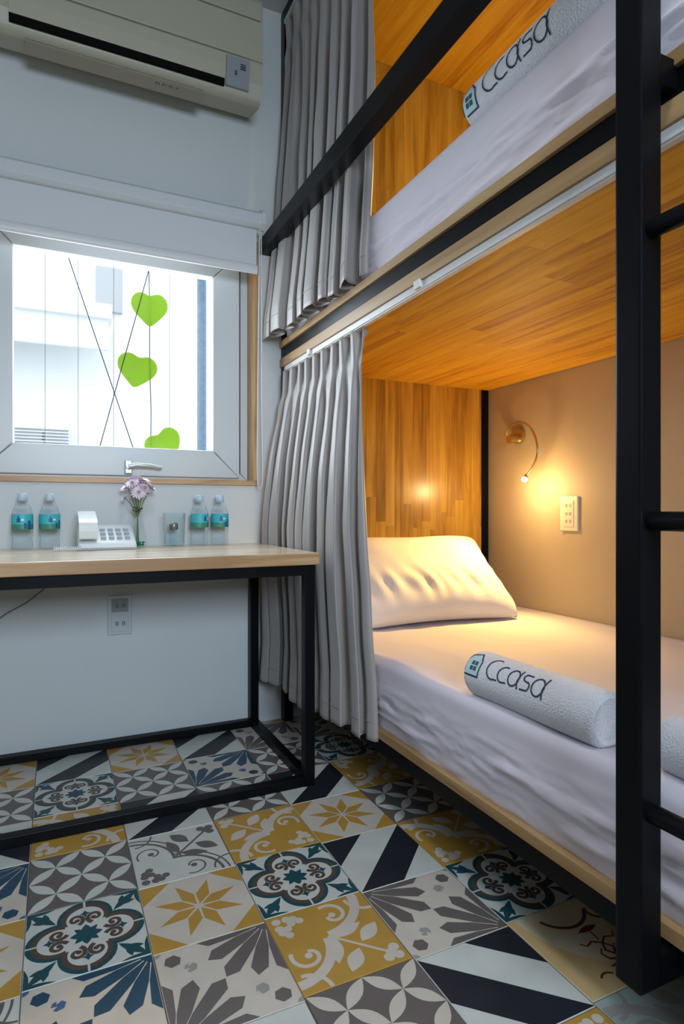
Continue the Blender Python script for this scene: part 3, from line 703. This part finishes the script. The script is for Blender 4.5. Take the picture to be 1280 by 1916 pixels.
# ------------------------------------------------------------------ bunk bed
BX = .865; BXR = 1.93; BY0 = .30; BYP = 2.40; BYW = 2.435
bk = thing('bunk_bed', (1.4, 1.37, 0), 'two storey bunk bed of varnished wood boards in a black steel frame', 'bed')
P_ = .04
MB().box(BX+.006, BXR, BY0+.004, BY0+.022, .012, .164).build('light_block_board', M_ply, bk)  # unseen board, added to keep the rear light from under the bed
for x in (BX+.004, BXR-P_):
    for y in (BY0, BYW-P_):
        MB().box(x, x+P_, y, y+P_, 0, 2.97, c=.002).build('corner_post', M_steel, bk)
for z0, z1 in ((.165, .2095), (1.5165, 1.5625), (2.925, 2.968)):
    MB().box(BX+.004, BX+.044, BY0+P_, BYW-P_, z0, z1).build('side_beam', M_steel, bk, bevel=.002)
    MB().box(BXR-.04, BXR, BY0+P_, BYW-P_, z0, z1).build('side_beam', M_steel, bk)
    for y in (BY0, BYW-P_): MB().box(BX+.044, BXR-.04, y, y+P_, z0, z1).build('end_beam', M_steel, bk)
MB().box(BX-.002, BXR, BY0, BYP+.0, .2100, .2345).build('lower_platform', M_ply, bk, bevel=.001)
MB().box(BX-.004, BXR, BY0, BYP+.035, 1.5630, 1.5885).build('upper_platform', M_ply, bk, bevel=.001)
MB().box(BX-.002, BX+.030, BY0, BYP+.035, 1.480, 1.516).build('edge_board', M_ply, bk, bevel=.001)
MB().box(BX+.004, BX+.026, BY0, BYP, 1.460, 1.4795).box(BX+.008, BX+.022, BY0, BYP, 1.4565, 1.462).build('curtain_track', M_track, bk, bevel=.001)
MB().box(BX+.004, BX+.026, BY0, BYP, 2.905, 2.9245).build('curtain_track', M_track, bk, bevel=.001)
MB().box(BX-.006, BX+.020, 1.345, 1.375, 1.462, 1.484, c=.003).build('track_bracket', M_track, bk)
MB().box(BX-.006, BX+.020, 2.10, 2.125, 1.462, 1.484, c=.003).build('track_bracket', M_track, bk)
STC = {}
def stave_mesh(dx, dy, dz, m):
    k = (round(dx, 4), round(dy, 4), round(dz, 4), m.name)
    if k not in STC:
        me = bpy.data.meshes.new('stave'); b = MB().box(-dx/2, dx/2, -dy/2, dy/2, -dz/2, dz/2); me.from_pydata(b.v, [], b.f); me.materials.append(m); STC[k] = me
    return STC[k]
def stave(parent, cx, cy, cz, dx, dy, dz, m):
    o = link(bpy.data.objects.new('stave', stave_mesh(dx, dy, dz, m))); o.parent = parent; o.location = Vector((cx, cy, cz)) - ORIG[parent.name]; return o
rs = random.Random(11)
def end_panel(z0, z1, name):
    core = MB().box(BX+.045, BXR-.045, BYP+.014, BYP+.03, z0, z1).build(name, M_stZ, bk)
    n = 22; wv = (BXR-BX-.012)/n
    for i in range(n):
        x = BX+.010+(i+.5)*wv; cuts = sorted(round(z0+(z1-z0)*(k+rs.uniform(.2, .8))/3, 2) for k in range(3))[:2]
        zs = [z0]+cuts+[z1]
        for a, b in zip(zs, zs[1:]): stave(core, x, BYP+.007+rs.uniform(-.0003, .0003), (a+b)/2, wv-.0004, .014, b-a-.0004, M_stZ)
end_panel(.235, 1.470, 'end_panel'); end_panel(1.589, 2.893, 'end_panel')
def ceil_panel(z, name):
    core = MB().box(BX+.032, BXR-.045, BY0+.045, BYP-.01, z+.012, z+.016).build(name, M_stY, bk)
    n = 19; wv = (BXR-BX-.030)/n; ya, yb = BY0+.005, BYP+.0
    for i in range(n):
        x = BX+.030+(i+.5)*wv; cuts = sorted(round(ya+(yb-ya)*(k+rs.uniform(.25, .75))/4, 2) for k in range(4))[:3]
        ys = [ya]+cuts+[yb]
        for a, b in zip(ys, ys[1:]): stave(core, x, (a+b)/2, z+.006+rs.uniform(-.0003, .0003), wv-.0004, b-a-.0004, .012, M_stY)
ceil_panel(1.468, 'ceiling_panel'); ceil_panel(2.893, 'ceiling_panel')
# guard rail and ladder, in one plane standing off the bed
GX = .777
MB().box(GX, GX+.052, .34, WY-.002, 1.945, 2.008, c=.003).build('guard_rail', M_steel, bk)
LX0, LX1 = .786, .832
lad = MB().box(LX0, LX1, .626, .672, .158, 2.30, c=.004).build('ladder_post', M_steel, bk)
lad2 = MB().box(LX0, LX1, .245, .291, .158, 2.30, c=.004).build('ladder_post', M_steel, bk)
for z in (.427, .864, 1.301, 1.738): MB().tube([(.809, .2911, z), (.809, .6259, z)], .0145, 16).build('rung', M_steel, lad)
for y0 in (.627, .246):
    MB().box(LX1, BX+.004, y0, y0+.044, 1.528, 1.572).build('ladder_bracket', M_steel, lad)
    MB().box(LX1, BX+.02, y0, y0+.044, .159, .2045).build('ladder_bracket', M_steel, lad)

# ------------------------------------------------------------------ mattresses
def mattress(z0, z1, label, seed):
    x0, x1, y0, y1 = BX+.018, BXR-.004, BY0+.045, BYP-.003; m = MB(); nx, ny = 60, 210; rad = .028; zr = z1-z0
    prof = []   # cross-section from bottom front over the top to bottom back
    for k in range(25): prof.append((x0, z0+(zr-rad)*k/24))
    for k in range(1, 8): a = PI-PI/2*k/7; prof.append((x0+rad+rad*math.cos(a), z1-rad+rad*math.sin(a)))
    for k in range(1, nx): prof.append((x0+rad+(x1-x0-rad)*k/nx, z1))
    prof.append((x1, z1)); prof.append((x1, z0))
    vs = []; fs = []; n = len(prof)
    for j in range(ny+1):
        y = y0+(y1-y0)*j/ny
        for i, (x, z) in enumerate(prof):
            dx = dz = 0
            if i < n-2:
                if z < z1-.001 and x < x0+rad:
                    fz = (z-z0)/zr
                    wr = noise.noise(Vector((seed, y*3.5+fz*4.0, fz*6-y*1.2)))*.026 + noise.noise(Vector((seed+5, y*9+fz*7, fz*16-y*4)))*.011
                    cr = math.sin((y*11 - fz*5.0 + 2.2*noise.noise(Vector((y*2, fz*2, seed)))))
                    wr += .008*max(0, cr)**3
                    rg = noise.noise(Vector((seed+9, y*6+fz*2.2, fz*9-y*3)))
                    wr += .006*(1-min(1, abs(rg)*5))**2
                    dx = -abs(wr)*.6*math.sin(PI*min(1, fz*1.2+.1)) - .004*math.sin(PI*fz)
                else:
                    fx = min(1, (x1-x)/.05)
                    dz = fx*(noise.noise(Vector((x*3, y*3, seed)))*.007 + noise.noise(Vector((x*14, y*5, seed)))*.0022) - .010*(x-x0)/(x1-x0)
            e = min(1, max(0, (y1-y)/.03))
            zz = z - (1-math.sqrt(max(0, 1-(1-e)**2)))*.03*(z > z1-.03)
            vs.append((x+dx, y, zz+dz))
    for j in range(ny):
        for i in range(n-1): a = j*n+i; fs.append((a, a+1, a+1+n, a+n))
    m.add(vs, fs, 0, True); m.add([vs[i] for i in range(n)], [tuple(range(n))], 0); m.add(vs[-n:], [tuple(range(n))], 0)
    o = m.build('mattress', M_sheet); tag(o, label, 'mattress')
    return o
mattress(.2347, .440, 'mattress in a crinkled white sheet on the lower bunk', 1.0)
mattress(1.5888, 1.797, 'mattress in a white sheet on the upper bunk', 9.0)

# ------------------------------------------------------------------ pillow
def pillow():
    W2, H2, T = .40, .245, .095; n = 56; m = MB(); top = []; bot = []
    lean = R(39); cen = Vector((1.375, 2.150, .596)); U = Vector((1, -.04, 0)).normalized(); V = Vector((.06, math.cos(lean), math.sin(lean))).normalized(); N = U.cross(V).normalized()
    def P(u, v, s):
        ex = 1-.10*(1-abs(v)**2.2)*.8; ey = 1-.12*(1-abs(u)**2.2)*.8       # edges drawn in between the corners
        x = u*W2*(.95+.05*abs(v)**3 - .07*abs(v)**9 - (.05*abs(v)**6 if v < 0 else 0)) * (1-.055*(1-v*v)); y = v*H2*(1-.09*(1-u*u)) 
        b = max(0, (1-abs(u)**4.5))**.5*max(0, (1-abs(v)**3.4))**.5
        wr = 0
        fold = math.exp(-((v+.42)/.26)**2)*(1-abs(u)**4)
        wr += fold*.011*math.sin(30*u+5*v+4*noise.noise(Vector((u*2, v, 3)))) * (.6+noise.noise(Vector((u*3, 1, 2))))
        wr += .006*noise.noise(Vector((u*3, v*3, 7)))*b
        wr += .003*math.sin(20*v+3*u)*max(0, abs(u)-.6)*2*(1-abs(v))
        h = (T*b+wr*min(1, b*2)) if s > 0 else -T*.50*b
        return cen+U*x+V*(y)+N*(h)
    for s in (1, -1):
        vs = [P(-1+2*i/n, -1+2*j/n, s) for j in range(n+1) for i in range(n+1)]
        fs = [(j*(n+1)+i, j*(n+1)+i+1, (j+1)*(n+1)+i+1, (j+1)*(n+1)+i) for j in range(n) for i in range(n)]
        m.add(vs, fs if s > 0 else [f[::-1] for f in fs], 0, True)
    o = m.build('pillow', M_pillow, recalc=False)
    wd = o.modifiers.new('w', 'WELD'); wd.merge_threshold = .0004
    tag(o, 'plump white pillow leaning on the wooden head panel of the lower bunk', 'pillow')
pillow()

# ------------------------------------------------------------------ rolled towels with the printed house mark and lettering
def stroke_letters():
    """strokes of the mark in text units: x along the reading direction, y up; letter height about 1"""
    S_ = []
    def arc(cx, cy, rx, ry, a0, a1, n=16): return [(cx+rx*math.cos(R(a0+(a1-a0)*k/n)), cy+ry*math.sin(R(a0+(a1-a0)*k/n))) for k in range(n+1)]
    x = 0
    S_.append([(-1.75, -.28), (-.62, -.28), (-.62, .62), (-1.05, 1.15)])               # house: floor, right wall, roof
    S_.append([(-1.05, 1.15), (-1.7, .9), (-1.85, .55), (-1.85, -.1)])
    S_.append(arc(.50, .52, .55, .62, 75, 290)+[(.92, -.06)])                           # C
    S_.append(arc(1.30, .38, .42, .45, 75, 290)+[(1.62, -.02)])                         # c
    S_.append(arc(2.08, .40, .38, .44, 0, 360, 22)); S_.append([(2.50, .92), (2.40, .3), (2.52, -.10)])
    S_.append([(3.28, .80), (2.92, .80)]+arc(2.92, .62, .16, .18, 100, 250, 8)+[(3.10, .40)]+arc(3.12, .20, .18, .22, 80, -90, 8)+[(2.74, -.04)])
    S_.append(arc(3.86, .36, .40, .46, 0, 360, 22)); S_.append([(4.30, .96), (4.20, .3), (4.30, -.16)])
    return S_
def towel(name, loc, L, rad, label, mark_ang, seed, rz=0.0, mark=True, sc=.0415):
    """axis along local Y; reading direction runs towards -Y on the -X side"""
    t = thing(name, loc, label, 'towel', None, rz)
    n = 60; ny = 40; m = MB(); vs = []; fs = []
    def RR(a, y):
        e = max(0, 1-((L/2-abs(y))/.016)) if abs(y) > L/2-.016 else 0
        return rad*(1+.025*noise.noise(Vector((math.cos(a)*1.3, math.sin(a)*1.3, y*7+seed)))) - .010*(1-math.sqrt(max(0, 1-e*e)))*1.0
    def PT(a, y, lift=0):
        r = RR(a, y)+lift; z = math.sin(a)*r
        if z < -rad*.90: z = -rad*.90
        return (math.cos(a)*r, y, (z+rad*.90))
    ysn = [-L/2+L*j/ny for j in range(ny+1)]
    for f in (.25, .6, .85): ysn += [-L/2+.016*f, L/2-.016*f]
    ysn = sorted(ysn); ny = len(ysn)-1
    for y in ysn:
        for k in range(n): vs.append(PT(2*PI*k/n, y))
    for j in range(ny):
        for k in range(n): a = j*n+k; b = j*n+(k+1) % n; fs.append((a, b, b+n, a+n))
    m.add(vs, fs, 0, True)
    for yy, sg in ((-L/2, -1), (L/2, 1)):        # rolled ends: spiral layers dip towards the heart
        rings = 14; ve = [];
        for q in range(rings+1):
            f = 1-q/rings
            for k in range(n):
                a = 2*PI*k/n; r = RR(a, yy)*f; ph_ = (q*.5+k/n) % 1.0
                dip = .006*(1-f)+.0035*abs(math.sin(PI*(f*6+k/n)))*(.3+f*.7)*(1 if f < .92 else 0)
                z = math.sin(a)*r
                if z < -rad*.90: z = -rad*.90
                ve.append((math.cos(a)*r, yy-sg*dip, z+rad*.90))
        fe = [(q*n+k, q*n+(k+1) % n, (q+1)*n+(k+1) % n, (q+1)*n+k) for q in range(rings) for k in range(n)]
        m.add(ve, fe, 0, True)
    m.build('towel_roll', M_towel, t, world=False)
    if mark:
        c0 = mark_ang; p = MB(); y_start = L/2-.082
        def mp(x, y, lift):   # text -> surface ; angle grows upwards from -X side
            yy = y_start - x*sc; ang = c0 + (-(y-.4)*sc/rad)    # a: PI = -X side; smaller angle = higher
            return PT(ang, yy, lift)
        p2 = MB()
        for si, st in enumerate(stroke_letters()):
            q_ = p if si < 2 else p2
            pts = []
            for a, b in zip(st, st[1:]):
                for q in range(4): pts.append((a[0]+(b[0]-a[0])*q/4, a[1]+(b[1]-a[1])*q/4))
            pts.append(st[-1]); wv = .040
            for a, b in zip(pts, pts[1:]):
                dx, dy = b[0]-a[0], b[1]-a[1]; d = math.hypot(dx, dy) or 1; nx_, ny_ = -dy/d*wv, dx/d*wv; ex, ey = dx/d*wv*.6, dy/d*wv*.6
                q_.add([mp(a[0]+nx_-ex, a[1]+ny_-ey, .0011), mp(b[0]+nx_+ex, b[1]+ny_+ey, .0011), mp(b[0]-nx_+ex, b[1]-ny_+ey, .0011), mp(a[0]-nx_-ex, a[1]-ny_-ey, .0011)], [(0,1,2,3)], 0, True)
        def patch(x0, x1, y0, y1, mi, lift, nn=8):
            for q in range(nn):
                for w2 in range(nn):
                    xa, xb = x0+(x1-x0)*q/nn, x0+(x1-x0)*(q+1)/nn; ya, yb = y0+(y1-y0)*w2/nn, y0+(y1-y0)*(w2+1)/nn
                    p.add([mp(xa, ya, lift), mp(xb, ya, lift), mp(xb, yb, lift), mp(xa, yb, lift)], [(0,1,2,3)], mi, True)
        patch(-1.80, -.68, -.22, .62, 2, .0007); patch(-1.6, -.85, .62, .9, 2, .0007, 4)
        for (xx, yy) in ((-1.38, .02), (-1.10, .02), (-1.38, .33), (-1.10, .33)): patch(xx, xx+.22, yy, yy+.24, 1, .0013, 3)
        o = p.build('printed_house', [M_print, M_printteal, M_printpale], t, world=False, recalc=False)
        o['label'] = 'small navy house outline with a teal window'
        o = p2.build('printed_lettering', M_print, t, world=False, recalc=False)
        o['label'] = 'thin navy lettering reading Ccasa'
    return t
towel('rolled_towel', (.940, 1.005, .4370), .385, .054, 'white rolled towel with navy lettering lying on the front edge of the lower bunk', R(180-38), 1.0)
towel('rolled_towel', (.955, .648, .4370), .115, .050, 'small white rolled towel on the lower bunk seen just right of the ladder post', R(150), 5.0, rz=R(-8), mark=False)
towel('rolled_towel', (.934, .990, 1.7935), .40, .056, 'white rolled towel with navy lettering on the edge of the upper bunk', R(180+2), 8.0, sc=.0465)

# ------------------------------------------------------------------ curtains
def curtain(name, label, top, bot, z_top, zb, nf, seed, amp, pleat=True, belly=None):
    """top/bot: functions s -> (x, y); zb: s -> hem height. Folds stand out across the curtain's run."""
    nu, nv = nf*22, 90; m = MB(); vs = []; fs = []
    rr_ = random.Random(seed); ph = [rr_.uniform(-.35, .35) for _ in range(nf*2+4)]; am = [rr_.uniform(.65, 1.25) for _ in range(nf*2+4)]
    sk_ = [rr_.uniform(-1, 1) for _ in range(nf*2+4)]
    def lerp(tab, u):
        i = int(u); f = u-i; f = f*f*(3-2*f); return tab[i]*(1-f)+tab[i+1]*f
    for j in range(nv+1):
        t = j/nv
        for i in range(nu+1):
            s = i/nu; xt, yt = top(s); xb, yb = bot(s); z = z_top+(zb(s)-z_top)*t
            k = t**.9; x = xt+(xb-xt)*k; y = yt+(yb-yt)*k
            if belly: x += belly(s, t)
            u = s*nf; phs = 2*PI*(u + lerp(ph, u*1.0+1)*min(1, t*1.6))
            A = amp*lerp(am, u+1)
            if pleat:
                tp_ = .085
                if t < tp_: g = .62-.40*(t/tp_)
                else: g = .22+.78*min(1, ((t-tp_)/.42))**.75
            else: g = .55+.45*t
            sn = math.sin(phs); prof = math.copysign(abs(sn)**.75, sn)
            second = .30*math.sin(2*phs+1.3+2*sk_[int(u) % nf])*min(1, t*2)
            dx = -A*g*(prof+second*.6)
            dy = A*g*.80*math.sin(2*phs+.6)*(.4+.6*t) + .012*sk_[int(u) % nf]*t*math.sin(PI*(u % 1))
            if s > .955 and t > .02: dx *= max(0.2, (1-s)/.045)
            dx += .004*noise.noise(Vector((s*9, t*7, seed)))
            # small kink of cloth below each pinch
            if pleat: dx += -.006*math.exp(-((t-.115)/.03)**2)*max(0, math.cos(phs))
            vs.append((x+dx, y+dy, z))
    for j in range(nv):
        for i in range(nu): a = j*(nu+1)+i; fs.append((a, a+1, a+nu+2, a+nu+1))
    m.add(vs, fs, 0, True)
    root = thing(name, (top(.5)[0], top(.5)[1], z_top), label, 'curtain')
    o = m.build('curtain_cloth', M_curt, root)
    so = o.modifiers.new('s', 'SOLIDIFY'); so.thickness = .0022; so.offset = 0
    # stitched hem band
    h = MB(); row = []
    j = nv-4
    for i in range(nu+1): row.append(Vector(vs[j*(nu+1)+i])+Vector((-.0022, 0, 0)))
    h.tube(row, .0011, 4, caps=False); h.build('hem_stitching', M_curt, root)
    if pleat:
        hk = []
        for q in range(nf):
            s = (q+.25)/nf; xt, yt = top(s)
            MB().box(BX+.011, BX+.019, yt-.004, yt+.004, z_top-.012, z_top+.012).build('curtain_glide', M_track, root)
    return root
def ctop(s): return (BX+.012, 2.385-.69*s)
lowc = curtain('lower_curtain', 'grey satin curtain drawn to the head end of the lower bunk', ctop,
        lambda s: (.790+.055*s, 2.385-.80*s), 1.452, lambda s: .195+.01*math.sin(s*9), 9, 4, .031,
        belly=lambda s, t: -.035*math.sin(PI*min(1, t*1.15))*(1-.35*s) if t < .87 else 0)
upc = curtain('upper_curtain', 'grey satin curtain hanging at the head end of the upper bunk', lambda s: (BX+.015, 2.385-.70*s),
        lambda s: (.800+.050*s, 2.385-.75*s), 2.902, lambda s: 1.592-.012*(1-s) + .006*math.sin(s*14), 8, 12, .026,
        belly=lambda s, t: (.022 if t < .9 else .022*(1-t)/.1)*math.sin(PI*min(1, t/.95)))

# ------------------------------------------------------------------ reading lamp, switch
def disc_x(m, x0, x1, y, z, r, n=24):
    m.tube([(x0, y, z), (x1, y, z)], r, n)
def smooth_pts(p, n=6):
    out = []
    for i in range(len(p)-1):
        p0, p1, p2, p3 = (Vector(p[max(0, i-1)]), Vector(p[i]), Vector(p[i+1]), Vector(p[min(len(p)-1, i+2)]))
        for k in range(n):
            t = k/n; out.append(.5*((2*p1)+(p2-p0)*t+(2*p0-5*p1+4*p2-p3)*t*t+(3*p1-p0-3*p2+p3)*t**3))
    out.append(Vector(p[-1])); return out
M_bulb = simple('glowing_bulb', (1, .9, .7), emit=((1, .78, .45), 30))
def lamp(la, name, kind, loc, power, col, aim=None, ang=120, blend=.6, size=.012):
    d = bpy.data.lights.new(name, kind); d.energy = power; d.color = col; d.shadow_soft_size = size
    if kind == 'SPOT': d.spot_size = R(ang); d.spot_blend = blend
    o = bpy.data.objects.new(name, d); link(o)
    if aim is not None: o.rotation_euler = Vector(aim).to_track_quat('-Z', 'Y').to_euler()
    o.parent = la; o.location = Vector(loc)-ORIG[la.name]
def reading_lamp(dz, label, target, p_beam, p_glow):
    la = thing('reading_lamp', (XR, 2.18, 1.22+dz), label, 'lamp', 'reading lamps of the bunks')
    lx, ly, lz = XR, 2.175, 1.222+dz
    b_ = MB(); disc_x(b_, lx-.018, lx, ly, lz, .036); b_.build('wall_mount', M_brass, la, bevel=.003)
    b_ = MB(); b_.tube([(lx-.018, ly+.006, lz-.012), (lx-.062, ly+.006, lz-.020)], .019, 18); b_.build('switch_knob', M_brass, la, bevel=.003)
    arm = [(lx-.015, ly+.035, lz+.008), (lx-.030, ly+.055, lz+.012), (lx-.038, ly+.035, lz+.036), (lx-.045, ly-.02, lz+.052), (lx-.055, ly-.085, lz+.045), (lx-.066, ly-.145, lz+.010), (lx-.072, ly-.180, lz-.045),
           (lx-.074, ly-.188, lz-.10), (lx-.078, ly-.165, lz-.155), (lx-.086, ly-.135, lz-.192)]
    MB().tube(smooth_pts(arm), .0046, 10).build('gooseneck', M_brass, la)
    hd = Vector(arm[-1]); aim = (Vector(target)-hd).normalized()
    b_ = MB(); b_.tube([hd+Vector((0, 0, .004)), hd+aim*.008, hd+aim*.018], [.0055, .010, .0115], 16); b_.build('lamp_head', M_brass, la)
    bulb = hd+aim*.022
    bm = bmesh.new(); bmesh.ops.create_icosphere(bm, subdivisions=2, radius=.0125)
    for v in bm.verts: v.co = v.co+bulb
    MB().bm(bm, 0, True).build('bulb', M_bulb, la)
    lamp(la, 'lamp_beam', 'SPOT', bulb+aim*.016, p_beam, (1, .62, .17), aim, 125, 1.0, .02)
    lamp(la, 'lamp_glow', 'POINT', bulb+aim*.05, p_glow, (1, .62, .25), size=.03)
reading_lamp(0, 'brass gooseneck reading lamp glowing on the wall of the lower bunk', (1.30, 1.86, .45), 46, 4.4)
reading_lamp(1.36, 'brass gooseneck reading lamp on the wall inside the upper bunk', (1.35, 1.9, 1.81), 16, 3.5)

sw = thing('switch_plate', (XR, 1.876, .867), 'ivory switch plate on the taupe wall of the lower bunk', 'switch')
MB().box(XR-.010, XR, 1.829, 1.923, .795, .938, c=.003).build('cover_plate', M_plate, sw)
MB().box(XR-.0125, XR-.009, 1.848, 1.904, .812, .921, c=.001).build('switch_insert', M_plate, sw)
for z in (.835, .866, .90):
    for y in (1.865, 1.886): MB().box(XR-.0140, XR-.012, y-.004, y+.004, z-.006, z+.006).build('rocker', simple('tan_mark', (.42, .34, .22), .5) if 'tan_mark' not in bpy.data.materials else bpy.data.materials['tan_mark'], sw)
